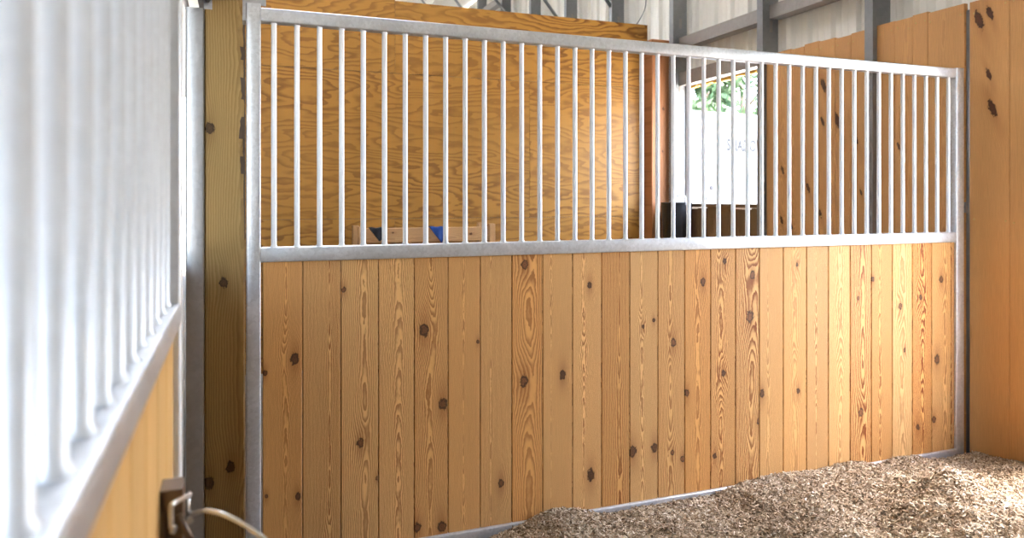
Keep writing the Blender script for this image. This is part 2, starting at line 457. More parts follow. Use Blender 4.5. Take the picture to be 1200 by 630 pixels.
JY = 3.00
jx0, jx1 = on_y(217.3, 300, JY)[0], on_y(239.2, 300, JY)[0]
jamb = thing('steel_door_jamb', ((jx0 + jx1) / 2, JY + 0.03, 0), 'tall square galvanised steel upright fixed to the left of the timber post', 'jamb')
jt = on_y(228, 8.5, JY)[1]
mb = MB(); mb.rtube(((jx0 + jx1) / 2, JY + 0.03, 0), X_, Y_, Z_, jx1 - jx0, 0.06, jt, r=0.007)
sharp_edges(child(mb, 'upright', 'dull_galv', jamb))
bx0, bx1 = on_y(237.5, 5, JY)[0], on_y(248.5, 5, JY)[0]
bz = on_y(243, 9.5, JY)[1]
mb = MB()
mb.prism([(0, 0), (bx1 - bx0, 0), (bx1 - bx0, 0.16), (0, 0.16)], (bx0, WY - 0.001, bz), X_, Z_, NY, 0.006)
child(mb, 'bracket_plate', 'galv', jamb)
for zq in (bz + 0.035, bz + 0.11):
    mb = MB(); mb.tube([((bx0 + bx1) / 2, WY - 0.006, zq), ((bx0 + bx1) / 2, WY - 0.018, zq)], 0.011, 6, smooth=False); child(mb, 'bolt', 'column', jamb)

# overhead box track the door slides on
tx0, tx1 = jx0 - 0.004, jx1 - 0.002
mb = MB()
w, t = tx1 - tx0, 0.004
mb.prism([(0, 0), (0.016, 0), (0.016, t), (t, t), (t, 0.09), (w - t, 0.09), (w - t, t), (w - 0.016, t), (w - 0.016, 0), (w, 0), (w, 0.094), (0, 0.094)], (tx0, -0.1, jt + 0.004), X_, Z_, Y_, JY + 0.06 + 0.1)
tr = mb.build('door_track', 'bronze', origin=((tx0 + tx1) / 2, 1.4, jt))
tag(tr, 'brown steel box track above the steel upright, carrying the sliding door', 'track', kind='thing')

# ------------------------------------------------------------------ sliding door on the left
DX1, DX0 = -0.088, -0.140                        # its stall-side and aisle-side faces
DY0, DY1 = 0.10, 1.452
DMT, DMH = 1.268, 0.040
door = thing('sliding_stall_door', ((DX0 + DX1) / 2, (DY0 + DY1) / 2, 0), 'galvanised barred stall door with yellow pine boards and a wire latch, closest on the left', 'door')
dxc = (DX0 + DX1) / 2
DT = 2.11
for yp in (DY0 + T / 2, DY1 - T / 2):
    mb = MB(); mb.rtube((dxc, yp, 0.06), X_, Y_, Z_, T, T, DT - 0.06)
    sharp_edges(child(mb, 'end_post', 'bar', door))
for zt_, h, nm in ((DT - 0.001, 0.052, 'top_rail'), (DMT, DMH, 'middle_rail'), (0.111, 0.05, 'bottom_rail')):
    mb = MB(); mb.rtube((dxc, DY0 + T, zt_ - h / 2), X_, Z_, Y_, T, h, DY1 - DY0 - 2 * T)
    sharp_edges(child(mb, nm, 'galv', door))
mb = MB(); zz0, zz1 = DMT, DT - 0.053
mb.tube([(0, 0, -0.002), (0, 0, 0.003), (0, 0, 0.008), (0, 0, zz1 - zz0 + 0.001)], [BR + 0.006, BR + 0.004, BR + 0.001, BR + 0.001], 20)
db = mb.build('bar', 'bar', door)
ys = []
y = 1.365
while y > DY0 + T + 0.03: ys.append(y); y -= 0.0895
for i, y in enumerate(ys):
    b = db if i == 0 else db.copy()
    if i: C.objects.link(b); b.parent = door
    b.location = Vector((dxc, y, zz0)) - door.location
mb = MB(); n = 9; w = (DY1 - DY0 - 2 * T) / n
for i in range(n):
    mb.board((DX1 - 0.012, DY0 + T + w * (i + 0.5), 0.1), Y_, X_, Z_, w - 0.002, DMT - DMH - 0.1 + 0.004, t=0.028, ch=0.003, bid=0.21 + i * 0.377 % 1)
child(mb, 'board_panel', 'door_pine', door)
# hangers into the track
for yh in (DY0 + 0.2, DY1 - 0.2):
    mb = MB(); mb.box((dxc - 0.004, yh - 0.03, DT - 0.003), (dxc + 0.004, yh + 0.03, DT + 0.075)); child(mb, 'hanger', 'column', door)
# latch: brown folded plate, bent rods
ly = 1.365
lat = MB()
zt_l = CZ - (575 - HY) / F * 1.044
zl0 = zt_l - 0.15
for lo, hi in (((-.103, 1.15, zl0), (-.099, 1.20, zt_l)), ((-.074, 1.15, zl0), (-.070, 1.20, zt_l)), ((-.099, 1.196, zl0), (-.074, 1.20, zt_l)), ((-.103, 1.15, zt_l - .004), (-.070, 1.20, zt_l + .0002)), ((-.099, 1.15, zl0), (-.094, 1.155, zt_l - .004)), ((-.099, 1.15, zt_l - .03), (-.074, 1.155, zt_l - .004))):
    lat.box(lo, hi)
latch = child(lat, 'latch', 'bronze', door)
def lp(px, py, d):                                # a point at a given distance
    return at_depth(px, py, d)
d0 = 1.045
def sub(mb, name, mat):
    o = mb.build(name, mat, None, origin=latch.location + door.location)
    o.parent = latch; o.location = (0, 0, 0)
    return o
def smooth_path(pts, n=8):
    P = [Vector(p) for p in pts]; out = []
    for i in range(len(P) - 1):
        p0, p1, p2, p3 = P[max(i - 1, 0)], P[i], P[i + 1], P[min(i + 2, len(P) - 1)]
        for k in range(n):
            t = k / n
            out.append(0.5 * ((2 * p1) + (p2 - p0) * t + (2 * p0 - 5 * p1 + 4 * p2 - p3) * t * t + (3 * p1 - p0 - 3 * p2 + p3) * t ** 3))
    out.append(P[-1]); return out
mb = MB(); mb.tube(smooth_path([lp(200.5, 618, d0 - .03), lp(200.5, 596, d0 - .03), lp(201.5, 591.5, d0 - .03), lp(206, 588, d0 - .02), lp(219, 581, d0 + .02), lp(222.5, 578.5, d0 + .03)], 6), 0.0036, 10)
sub(mb, 'latch_rod', 'rod')
mb = MB(); mb.tube([lp(220, 578, d0 + .03), lp(220, 609, d0 + .03)], 0.0030, 10); mb.tube([lp(220, 608, d0 + .03), lp(222.6, 609.6, d0 + .02)], 0.0052, 10)
sub(mb, 'latch_pin', 'rod')
mb = MB(); mb.tube([lp(201, 619.5, d0 - .03), lp(205.5, 620.5, d0 - .03)], 0.0058, 10)
sub(mb, 'latch_pin', 'rod')
mb = MB(); mb.tube([lp(208, 602, d0), lp(216, 618, d0), lp(228, 640, d0)], 0.0055, 10)
sub(mb, 'latch_lever', 'bronze')
mb = MB(); mb.tube(smooth_path([lp(221, 600.5, d0 + .03), lp(226, 602, d0 + .02), lp(233, 599.6, d0), lp(241, 597.8, d0 - .01), lp(250, 599, d0 - .015), lp(265, 603.5, d0 - .02), lp(282, 612, d0 - .02), lp(298, 622.5, d0 - .02), lp(312, 634, d0 - .02), lp(318, 652, d0 - .02), lp(316, 675, d0 - .02)], 8), 0.0033, 10)
sub(mb, 'release_wire', 'rod')

# ------------------------------------------------------------------ right-hand wall: plank lining, columns, girts, cladding
WX = 3.87                                         # face of the plank lining
CLX = 4.05                                        # cladding
COLS = [9.42, 8.26, 7.09, 5.90, 4.66, 3.61, 2.44, 1.27, 0.10, -1.07]
WT = 2.56                                         # top of the lining
SILL, HEAD = 1.40, 2.51
KW = [(1147,23,5),(1160,15,3.5),(1158.6,87,3),(1163,127,4.5),(1154,200,3),(1158.6,314,3.2),(1150,361,5),(1166,456,5.5),(1161,486,4.5),
      (1003,163,3),(981,141,5),(964,142,3),(965,100,4.5),(1004,165,2),(917,199,3),(947,220,3.2),(1009,225,2),(1053,171,2),(961,250,3),(916,258,3),(927,264,3)]
rb = random.Random(3)
def lining(name, joints, zt_base=WT, z0=0.0, mat='cedar', screws=True, x=WX):
    mb = MB()
    for i in range(len(joints) - 1):
        a, b = joints[i], joints[i + 1]
        yc_ = (a + b) / 2; w = abs(b - a) - 0.0016
        zt_ = zt_base + rb.uniform(-0.010, 0.010)
        ks = []
        for px, py, r in KW:
            ky, kz = on_x(px, py, x)
            if min(a, b) <= ky < max(a, b) and kz > z0:
                ks.append((-(ky - yc_), kz - z0, r / F * 4.4 * 0.9))
        mb.board((x, yc_, z0), NY, NX, Z_, w, zt_ - z0, t=0.026, ch=0.002, knots=tuple(ks[:4]), mi=0, bid=rb.random())
        if screws:
            for q in (-1, 1):
                yy_ = yc_ + q * (w / 2 - 0.022) + rb.uniform(-.006, .006); z_ = zt_ - 0.055 + rb.uniform(-.012, .012)
                for zq in (z_, 1.33 + rb.uniform(-.01, .01)):
                    if zq < z0: continue
                    mb.tube([(x + 0.002, yy_, zq), (x - 0.0025, yy_, zq)], [0.0062, 0.005], 8, mi=1)
    return struct(mb.build(name, [mat, 'screw'], origin=(x, (joints[0] + joints[-1]) / 2, 0)))
jr = [2.942, 2.714, 2.52, 2.475]
lining('wall_right', jr)
# below and above this stall's own window (beyond the frame's right edge)
def runs(a, b, w):
    n = max(1, round(abs(b - a) / w)); return [a + (b - a) * i / n for i in range(n + 1)]
lining('wall_right.001', runs(2.475, 1.235, 0.14), zt_base=0.42)
lining('wall_right.002', runs(1.235, -0.4, 0.14))
lining('wall_right.003', [3.578, 3.44, 3.314, 3.208, 2.972])
lining('wall_right.004', [4.625, 4.50, 4.36, 4.22, 4.08, 3.93, 3.79, 3.645])
lining('wall_right.005', runs(5.865, 4.695, 0.15), zt_base=SILL - 0.03, mat='dark_board', screws=False, x=3.90)  # backlit shade under the opening put into the darker board colour
mb = MB(); mb.prism([(0, 0), (0.09, 0), (0.09, 0.03), (0, 0.03)], (3.885, 4.695, SILL - 0.022), X_, Z_, Y_, 1.17, bid=.4)
struct(mb.build('trim_1', 'dark_board', origin=(3.93, 5.28, SILL)))
# steel wall columns: C sections with lips
def column(y):
    mb = MB(); w, dpt, t, lip = 0.066, 0.15, 0.004, 0.018
    x0 = 3.835
    if y < 3.0: x0 = 3.90; dpt = 0.09
    prof = [(0, 0), (dpt, 0), (dpt, lip), (dpt - t, lip), (dpt - t, t), (t, t), (t, w - t), (dpt - t, w - t), (dpt - t, w - lip), (dpt, w - lip), (dpt, w), (0, w)]
    mb.prism(prof, (x0, y - w / 2, 0), X_, Y_, Z_, 4.93)
    for k in range(16):
        z = 0.35 + k * 0.3
        mb.box((x0 + dpt * 0.45, y - w / 2 - 0.003, z), (x0 + dpt * 0.62, y - w / 2 + 0.001, z + 0.09), 1)
    o = struct(mb.build('wall_column', ['column', 'girt'], origin=(3.9, y, 0)))
for y in COLS + [10.59, 11.76, 12.93, 14.1, 15.27]: column(y)
# dark upright behind the junction of the two plank linings
mb = MB(); mb.rtube((3.945, 2.957, 0), X_, Y_, Z_, 0.12, 0.06, 2.52)
struct(mb.build('trim_3', 'column', origin=(3.88, 2.94, 0)))
# girts between the columns
allc = sorted(COLS + [10.59, 11.76, 12.93, 14.1, 15.27])
gi = 4
def girt(ya, yb, z, h=0.105, x0=3.90):
    global gi
    mb = MB(); dpt = 0.11
    prof = [(0, 0), (dpt, 0), (dpt, 0.02), (dpt - 0.004, 0.02), (dpt - 0.004, 0.004), (0.004, 0.004), (0.004, h - 0.004), (dpt - 0.004, h - 0.004), (dpt - 0.004, h - 0.02), (dpt, h - 0.02), (dpt, h), (0, h)]
    mb.prism(prof, (x0, ya, z), X_, Z_, Y_, yb - ya)
    struct(mb.build('trim_%d' % gi, 'girt', origin=(x0, (ya + yb) / 2, z))); gi += 1
for a, b in zip(allc[:-1], allc[1:]):
    if b > 7.2: 
        girt(a + 0.034, b - 0.034, 4.55); continue
    girt(a + 0.034, b - 0.034, 2.855)
girt(4.694, 5.866, HEAD, 0.125); girt(1.304, 2.406, HEAD, 0.125)
# amber foam closure along the head of the far opening
mb = MB(); rr = random.Random(9)
y = 4.70
while y < 5.86:
    l = rr.uniform(0.03, 0.09); mb.box((4.0, y, HEAD - rr.uniform(0.012, 0.03)), (4.04, min(y + l, 5.862), HEAD + 0.004)); y += l
struct(mb.build('trim_%d' % gi, 'amber_edge', origin=(4.02, 5.3, HEAD))); gi += 1
# white steel jamb panel at the far side of the opening
ya, yb = on_x(806.5, 200, 3.99)[0], on_x(794.0, 200, 3.99)[0]
mb = MB(); mb.prism([(0, 0), (yb - ya, 0), (yb - ya, 0.035), (0, 0.035)], (3.97, ya, 1.36), Y_, X_, Z_, HEAD - 1.36)
for z in (1.47, HEAD - 0.05): mb.tube([(3.972, (ya + yb) / 2 + 0.02, z), (3.966, (ya + yb) / 2 + 0.02, z)], 0.008, 8, mi=1)
struct(mb.build('trim_%d' % gi, ['white', 'column'], origin=(3.99, ya, 1.36))); gi += 1
# ribbed sheet cladding
def clad(mb, y0, y1, z0, z1):
    P = 0.2286; prof = []
    i0 = math.floor(y0 / P) - 1
    pts = []
    for i in range(i0, math.ceil(y1 / P) + 2):
        b = i * P + 0.02
        pts += [(b - 0.032, 0), (b - 0.014, 0.030), (b + 0.014, 0.030), (b + 0.032, 0), (b + 0.075, 0), (b + 0.080, 0.004), (b + 0.088, 0.004), (b + 0.093, 0), (b + 0.135, 0), (b + 0.140, 0.004), (b + 0.148, 0.004), (b + 0.153, 0)]
    pts = [p for p in pts if y0 < p[0] < y1]
    pts = [(y0, 0)] + pts + [(y1, 0)]
    mb.prism([(p[0], -p[1]) for p in pts], (CLX, 0, z0), Y_, X_, Z_, z1 - z0, closed=False, bid=0)
mb = MB()
for y0, y1, z0, z1 in ((-1.4, 1.29, 0, 5), (1.29, 2.42, 0, 0.41), (1.29, 2.42, HEAD, 5), (2.42, 4.68, 0, 5), (4.68, 5.88, 0, SILL - .02), (4.68, 5.88, HEAD, 5), (5.88, 16.2, 0, 5)):
    clad(mb, y0, y1, z0, z1)
w = struct(mb.build('wall_outer', 'cladding', origin=(CLX, 6, 0)))
# end wall
# (an open aisle runs the length of the barn, left of the stalls)
def gable(name, y, xa, xb, zt):
    mb = MB(); rz = lambda x: 6.6 - (x + 1.5) * 0.288 if x > -1.5 else 6.6 + (x + 1.5) * 0.281
    mb.prism([(xb, 0), (CLX, 0), (CLX, 5.0), (xb, rz(xb))], (0, y, 0), X_, Z_, Y_, 0.05)
    mb.prism([(-7.2, 0), (xa, 0), (xa, rz(xa)), (-7.2, 5.0)], (0, y, 0), X_, Z_, Y_, 0.05)
    mb.prism([(xa, zt), (xb, zt), (xb, rz(xb)), (-1.5, 6.6), (xa, rz(xa))], (0, y, 0), X_, Z_, Y_, 0.05)
    struct(mb.build(name, 'cladding', origin=(-1.5, y, 0)))
gable('wall_end', 16.2, -4.2, -0.3, 3.5); gable('wall_front', -3.2, -3.6, -1.6, 3.2)
mb = MB(); mb.box((-7.25, -3.2, 0), (-7.2, 16.25, 5.0)); struct(mb.build('wall_aisle', 'beige', origin=(-7.2, 6, 0)))
mb = MB(); clad(mb, -3.2, -1.4, 0, 5.0); struct(mb.build('wall_outer.001', 'cladding', origin=(CLX, -2.3, 0)))
# knee braces up to the roof
for i, y in enumerate((7.09, 8.26, 9.42, 10.59, 11.76)):
    mb = MB(); mb.tube([(3.84, y, 3.55), (2.35, y, 5.35)], 0.020, 8)
    struct(mb.build('trim_%d' % gi, 'column', origin=(3.84, y, 3.55))); gi += 1
# a loose thin cable on the cladding
mb = MB(); Yk = lambda px, py: (lambda q: (CLX - 0.045, q[0], q[1]))(on_x(px, py, CLX - 0.045))
mb.tube(smooth_path([Yk(756, -12), Yk(757, 0), Yk(756, 9), Yk(753, 17), Yk(749, 24), Yk(744, 31)], 5), 0.005, 6)
cb = mb.build('cable', 'column'); tag(cb, 'thin dark cable hanging on the cream cladding right of the plywood top', 'cable', kind='thing')
# roof with purlins and translucent skylight sheets
mb = MB(); sk = MB(); sk2 = MB()
SL = 0.2824
def slab(m, xa, xb, ya, yb, t=0.06, lift=0.0):
    z = lambda x: 6.60 - abs(x + 1.5) * SL + lift
    m.prism([(xa, z(xa)), (xb, z(xb)), (xb, z(xb) + t), (xa, z(xa) + t)], (0, ya, 0.0), X_, Z_, Y_, yb - ya)
slab(mb, -7.5, -1.5, -3.5, 16.5); slab(mb, -1.5, 0.2, -3.5, 16.5); slab(mb, 1.5, 5.3, -3.5, 16.5)  # right eave lengthened past the wall to keep sun out of the openings
y = -3.5
for k in range(9):
    slab(mb, 0.2, 1.5, y, y + 0.9); y += 0.9
    if k < 8:
        slab(sk if y < 2.5 else sk2, 0.15, 1.55, y, y + 1.4, 0.004, 0.064); y += 1.4
for k in range(6):
    x = 3.4 - k * 0.95; z = 6.60 - abs(x + 1.5) * SL
    mb.box((x, -3.3, z - 0.16), (x + 0.06, 16.1, z - 0.005))
struct(mb.build('ceiling', 'roof', origin=(-1.5, 6, 5)))
struct(sk.build('window_1', 'skylight', origin=(.85, 6, 6))); struct(sk2.build('window_2', 'clear_skylight', origin=(.85, 6, 6)))

# ------------------------------------------------------------------ plywood back wall of the next stall
QY = 6.10
mb = MB()
def sheet(x0, x1, z0, z1, b):
    h = (z1 - z0) / 2; 
    mb.prism([(-h + .001, 0), (-h + .001, -0.018), (h - .001, -0.018), (h - .001, 0)], (x0 + 0.001, QY, (z0 + z1) / 2), Z_, NY, X_, x1 - x0 - 0.002, bid=b, uoff=0.0, voff=0.0)
xr = 3.70
sheet(xr - 2.44, xr, 2.507, 3.115, .11); sheet(-0.15, xr - 2.44, 2.507, 3.135, .37)
sheet(xr - 1.22, xr, 1.287, 2.505, .59); sheet(-0.15, xr - 1.22, 1.287, 2.505, .83)
sheet(xr - 2.44, xr, 0.07, 1.285, .29); sheet(-0.15, xr - 2.44, 0.07, 1.285, .71)
mb.box((-0.15, QY + 0.0185, 0.07), (xr, QY + 0.022, 3.11), 1)  # added dark backing in bark material, stops light showing through the sheet joints
struct(mb.build('wall_back', ['ply', 'bark'], origin=(1.8, QY, 0)))
mb = MB()
for x in (0.3, 1.5, 2.7):
    mb.box((x, QY + 0.02, 0.05), (x + 0.04, QY + 0.11, 3.05), bid=x)
struct(mb.build('trim_60', 'lumber', origin=(1.5, QY + .05, 0)))
# timber post where plywood meets the outer wall
mb = MB(); mb.board((3.755, 5.955, 0), X_, NY, Z_, 0.19, 2.95, t=0.14, ch=0.004, bid=.44, knots=((0.03, 2.3, .012), (-0.02, 1.62, .01), (0.02, 1.9, 0.008)))
tp = mb.build('timber_post', 'redwood', origin=(3.755, 6.02, 0))
tag(tp, 'reddish brown timber post between the plywood wall and the opening', 'post', kind='thing')
# low solid front of the next stall, unseen, added to shade its lower left
mb = MB(); mb.box((-0.14, 3.06, 0), (-0.10, 6.08, 1.22)); struct(mb.build('wall_light_block', 'dark_board', origin=(-.12, 4.5, 0)))

mb = MB(); mb.box((-0.20, -3.1, 0), (-0.16, 0.28, 1.25)); struct(mb.build('wall_light_block', 'dark_board', origin=(-.18, -1.4, 0)))  # unseen stall front, added to block low light from the aisle
mb = MB(); mb.box((-0.26, 1.2, 0), (-0.22, 2.99, 1.22)); struct(mb.build('wall_light_block', 'dark_board', origin=(-.24, 2.1, 0)))  # low panel added to keep aisle floor bounce off post and jamb
mb = MB(); mb.box((-0.15, -0.36, 0), (3.86, -0.32, 1.25)); struct(mb.build('wall_light_block', 'dark_board', origin=(1.8, -.34, 0)))  # unseen divider behind the camera, added to shade the stall low down

# ------------------------------------------------------------------ wooden rack with two cloths on the plywood wall
RY = 5.72
def rp(px, py): return on_y(px, py, RY)
xa, za = rp(420, 267); xb, zb2 = rp(580, 264)
zt_r, zb_r = rp(500, 266.5)[1], rp(500, 283.2)[1]
rack = thing('wooden_rack', ((xa + xb) / 2, RY + 0.15, 0), 'low rough lumber rack with square end posts against the plywood wall', 'rack')
mb = MB(); mb.board(((xa + xb) / 2, RY, (zt_r + zb_r) / 2), Z_, NY, X_, zt_r - zb_r, 0.001, t=0.036)
mb = MB()
h = (zt_r - zb_r) / 2
mb.prism([(-h + .003, 0), (-h, -.003), (-h, -.036), (h, -.036), (h, -.003), (h - .003, 0)], (xa + 0.05, RY, zb_r + h), Z_, NY, X_, xb - xa - 0.10, bid=.52, uoff=0, knots=((0.0, 0.06 + 0.8, .010), (0.02, .22, .006)))
child(mb, 'front_board', 'lumber', rack)
mb = MB(); mb.prism([(-h + .003, 0), (-h, -.003), (-h, -.036), (h, -.036), (h, -.003), (h - .003, 0)], (xa + 0.05, RY + 0.30, zb_r + h - 0.02), Z_, NY, X_, xb - xa - 0.10, bid=.15, uoff=0)
child(mb, 'back_board', 'lumber', rack)
mb = MB(); mb.box((xa + 0.05, RY + 0.002, zb_r - 0.11), (xb - 0.05, RY + 0.33, zb_r - 0.09)); child(mb, 'shelf_board', 'dark_board', rack)
for x, dz in ((xa, 0.0), (xb - 0.05, 0.012)):
    for y in (RY - 0.01, RY + 0.28):
        mb = MB(); mb.board((x + 0.025, y, 0), X_, NY, Z_, 0.05, zt_r + 0.012 + dz, t=0.055, ch=.003, bid=x * .3 + y)
        child(mb, 'leg', 'lumber', rack)
def rag(name, pts, mat, label):
    # cloth folded over the front board: front flap with a pointed corner, short back flap
    mb = MB(); i0 = len(mb.v); N, K = 9, 9
    (xl, zl), (xr_, zr), (xt, ztip) = [rp(*p) for p in pts]
    top = zt_r + 0.004
    rows_ = []
    for j in range(-4, K + 1):
        row = []
        for i in range(N + 1):
            f = i / N; x = xl + (xr_ - xl) * f
            if j <= 0:
                y = RY - 0.004 + 0.044 * (-j / 2 if j > -2 else 1); z = top + 0.003 * sin(f * 9) if j > -3 else top - 0.06
                if j == -2: y = RY + 0.042
                if j == -3: y = RY + 0.043; z = top - 0.02
                if j == -4: y = RY + 0.044; z = top - 0.06
            else:
                g = j / K
                tip = xt
                xx = xl + (xr_ - xl) * f
                if xx < tip: low = top + (ztip - top) * ((xx - xl) / max(tip - xl, 1e-4)) ** 0.8
                else: low = ztip + (top - ztip) * 0.25 * ((xx - tip) / max(xr_ - tip, 1e-4))
                z = top + (low - top) * g - 0.0004 * j
                y = RY - 0.006 - 0.008 * g * (1 + sin(f * 11 + g * 2))
                x = xx + 0.004 * sin(g * 7 + f * 3)
            row.append(len(mb.v)); mb.v.append((x, y, z))
        rows_.append(row)
    for a, b in zip(rows_[:-1], rows_[1:]):
        for i in range(N): mb.face((a[i], a[i + 1], b[i + 1], b[i]), None, 0, (), 0, True)
    o = mb.build(name, mat, origin=(xl, RY, top))
    so = o.modifiers.new('thickness', 'SOLIDIFY'); so.thickness = 0.004; so.offset = 0
    tag(o, label, 'cloth', kind='thing')
rag('black_cloth', [(433, 266), (449, 266), (444.5, 282.6)], 'rag_black', 'black cloth folded over the board of the wooden rack')
rag('blue_cloth', [(504, 264), (520.5, 264), (517, 284)], 'rag_blue', 'blue cloth folded over the board of the wooden rack')

# black feed bucket in the corner under the opening
by, bzt = on_x(799, 237, 3.80)
mb = MB(); prof = []
cx, cy = 3.79, 5.74
R1, R0, H = 0.14, 0.115, 0.42
ztop = bzt
segs = 28
mb.tube([(cx, cy, ztop - H), (cx, cy, ztop - 0.05), (cx, cy, ztop - 0.012), (cx, cy, ztop)], [R0, R1 - .004, R1, R1 + .004], segs, caps=False)
mb.tube([(cx, cy, ztop), (cx, cy, ztop - 0.02), (cx, cy, ztop - H + .02)], [R1 + .004, R1 - .012, R0 - .008], segs, caps=False)
bk = thing('feed_bucket', (cx, cy, ztop - H), 'black rubber feed bucket hung in the corner under the opening', 'bucket')
i0 = len(mb.v)
for j in range(segs): mb.v.append((cx + R0 * cos(2 * pi * j / segs), cy + R0 * sin(2 * pi * j / segs), ztop - H))
mb.face(tuple(range(i0, i0 + segs)))
child(mb, 'body', 'black', bk)
mb = MB(); mb.tube(smooth_path([(cx, cy - R1 - .004, ztop - .02), (cx + .03, cy - .1, ztop + .04), (cx + .06, cy, ztop + .07), (cx + .03, cy + .1, ztop + .04), (cx, cy + R1 + .004, ztop - .02)], 6), 0.004, 8)
child(mb, 'bail_handle', 'dull_galv', bk)

# ------------------------------------------------------------------ ground and bedding
mb = MB(); mb.box((-3.2, -3.0, -0.12), (4.02, 16.1, 0.0)); struct(mb.build('floor', 'dirt', origin=(0, 6, 0)))
mb = MB(); mb.box((-40, -30, -0.25), (60, 70, -0.13)); struct(mb.build('ground', 'gravel', origin=(5, 10, -.13)))

edge = [(540, -14), (573, -4), (590, 1), (605, 4), (640, 12), (675, 9), (701, -3), (733, -4), (792, -4), (832, -5), (850, 0), (862, 4), (908, 8), (961, 5), (980, 6), (996, 8), (1025, 0), (1051, 3), (1075, 4), (1087, -6), (1110, -7), (1119, -6)]
ex = [on_y(p, 560, 2.88)[0] for p, _ in edge]
ez = [0.066 + d * (2.88 / ray(p)[1]) / F for p, d in edge]
def fbm(x, y, seed, scale, octv=4):
    r = np.random.default_rng(seed); out = np.zeros_like(x); amp = 1.0
    for o in range(octv):
        for k in range(5):
            a = r.uniform(0, 2 * pi); f = scale * 2 ** o * r.uniform(0.7, 1.3); p = r.uniform(0, 2 * pi)
            out += amp * np.sin((x * cos(a) + y * sin(a)) * f + p) / 3
        amp *= 0.55
    return out
def hgt(x, y):
    base = np.interp(x, ex, ez)
    d = np.clip((2.88 - y), 0, 5)
    lump = (1 - 0.5 * np.clip((x - 3.0) / 0.5, 0, 1)) * fbm(x, y, 4, 4.6, 4) * 0.056 + fbm(x, y, 9, 14.0, 3) * 0.012
    fld = 0.085 + 0.035 * np.clip((x - 1.2) / 2, -1, 1) + lump
    t = np.clip(d / 0.62, 0, 1); t = t * t * (3 - 2 * t)
    z = base * (1 - t) + fld * t + fbm(x, y, 21, 30.0, 3) * 0.005
    left = np.clip((x - 0.75) / 0.55, 0, 1)                      # runs out thin towards the doorway
    z = z * left + 0.012 * (1 - left)
    return np.maximum(z, 0.006)
nx, ny = 190, 130
gx = np.linspace(0.55, 3.868, nx); gy = np.linspace(0.6, 2.898, ny)
XX, YY = np.meshgrid(gx, gy); ZZ = hgt(XX, np.minimum(YY, 2.9))
verts = np.stack([XX.ravel(), YY.ravel(), ZZ.ravel()], 1)
ii = np.arange(nx * ny).reshape(ny, nx)
quads = np.stack([ii[:-1, :-1].ravel(), ii[:-1, 1:].ravel(), ii[1:, 1:].ravel(), ii[1:, :-1].ravel()], 1)
# curled flakes: two quads each
NF = 130000
fx = rng.uniform(0.95, 3.86, NF * 2); fy = 2.897 - rng.beta(1.0, 1.7, NF * 2) * 1.35
keep = fy > 2.905 - (fx - 0.6) * 0.6
fx, fy = fx[keep][:NF], fy[keep][:NF]; NF = len(fx)
fz = hgt(fx, fy) + rng.uniform(-0.002, 0.007, NF)
L = rng.gamma(2.5, 0.0036, NF) + 0.005; W = np.minimum(L * rng.uniform(0.12, 0.5, NF), 0.006)
ang = rng.uniform(0, 2 * pi, NF); til = rng.normal(0, 0.45, NF); rol = rng.normal(0, 0.7, NF)
dx = np.stack([np.cos(ang) * np.cos(til), np.sin(ang) * np.cos(til), np.sin(til)], 1)
sd = np.stack([-np.sin(ang), np.cos(ang), np.zeros(NF)], 1)
up = np.cross(dx, sd)
sd2 = sd * np.cos(rol)[:, None] + up * np.sin(rol)[:, None]; up2 = np.cross(dx, sd2)
ctr = np.stack([fx, fy, fz], 1); curl = (L * rng.uniform(0.0, 0.35, NF))[:, None] * up2
hl, hw = (L / 2)[:, None] * dx, (W / 2)[:, None] * sd2
fv = np.stack([ctr - hl - hw, ctr - hl + hw, ctr + curl - hw, ctr + curl + hw, ctr + hl - hw, ctr + hl + hw], 1).reshape(-1, 3)
fv[:, 2] = np.maximum(fv[:, 2], 0.004); fv[:, 1] = np.minimum(fv[:, 1], 2.898); fv[:, 0] = np.minimum(fv[:, 0], 3.868)
b0 = len(verts) + np.arange(NF) * 6
fq = np.concatenate([np.stack([b0, b0 + 1, b0 + 3, b0 + 2], 1), np.stack([b0 + 2, b0 + 3, b0 + 5, b0 + 4], 1)])
me = bpy.data.meshes.new('wood_shavings')
av = np.concatenate([verts, fv]); aq = np.concatenate([quads, fq])
me.vertices.add(len(av)); me.vertices.foreach_set('co', av.astype(np.float32).ravel())
me.loops.add(len(aq) * 4); me.loops.foreach_set('vertex_index', aq.astype(np.int32).ravel())
me.polygons.add(len(aq)); me.polygons.foreach_set('loop_start', (np.arange(len(aq)) * 4).astype(np.int32))
me.update(calc_edges=True)
patch = fbm(fx, fy, 33, 6.0, 3) * 0.10
fb = np.clip(rng.normal(0.50, 0.28, NF) + patch, 0, 1)
at = me.attributes.new('bid', 'FLOAT', 'FACE')
at.data.foreach_set('value', np.concatenate([np.clip(0.32 + rng.normal(0, 0.12, len(quads)), 0, 1), fb, fb]).astype(np.float32))
me.materials.append(M['shavings'])
bed = bpy.data.objects.new('wood_shavings', me); C.objects.link(bed)
tag(bed, 'loose tan wood shavings heaped over the stall floor by the divider', 'bedding', kind='stuff')

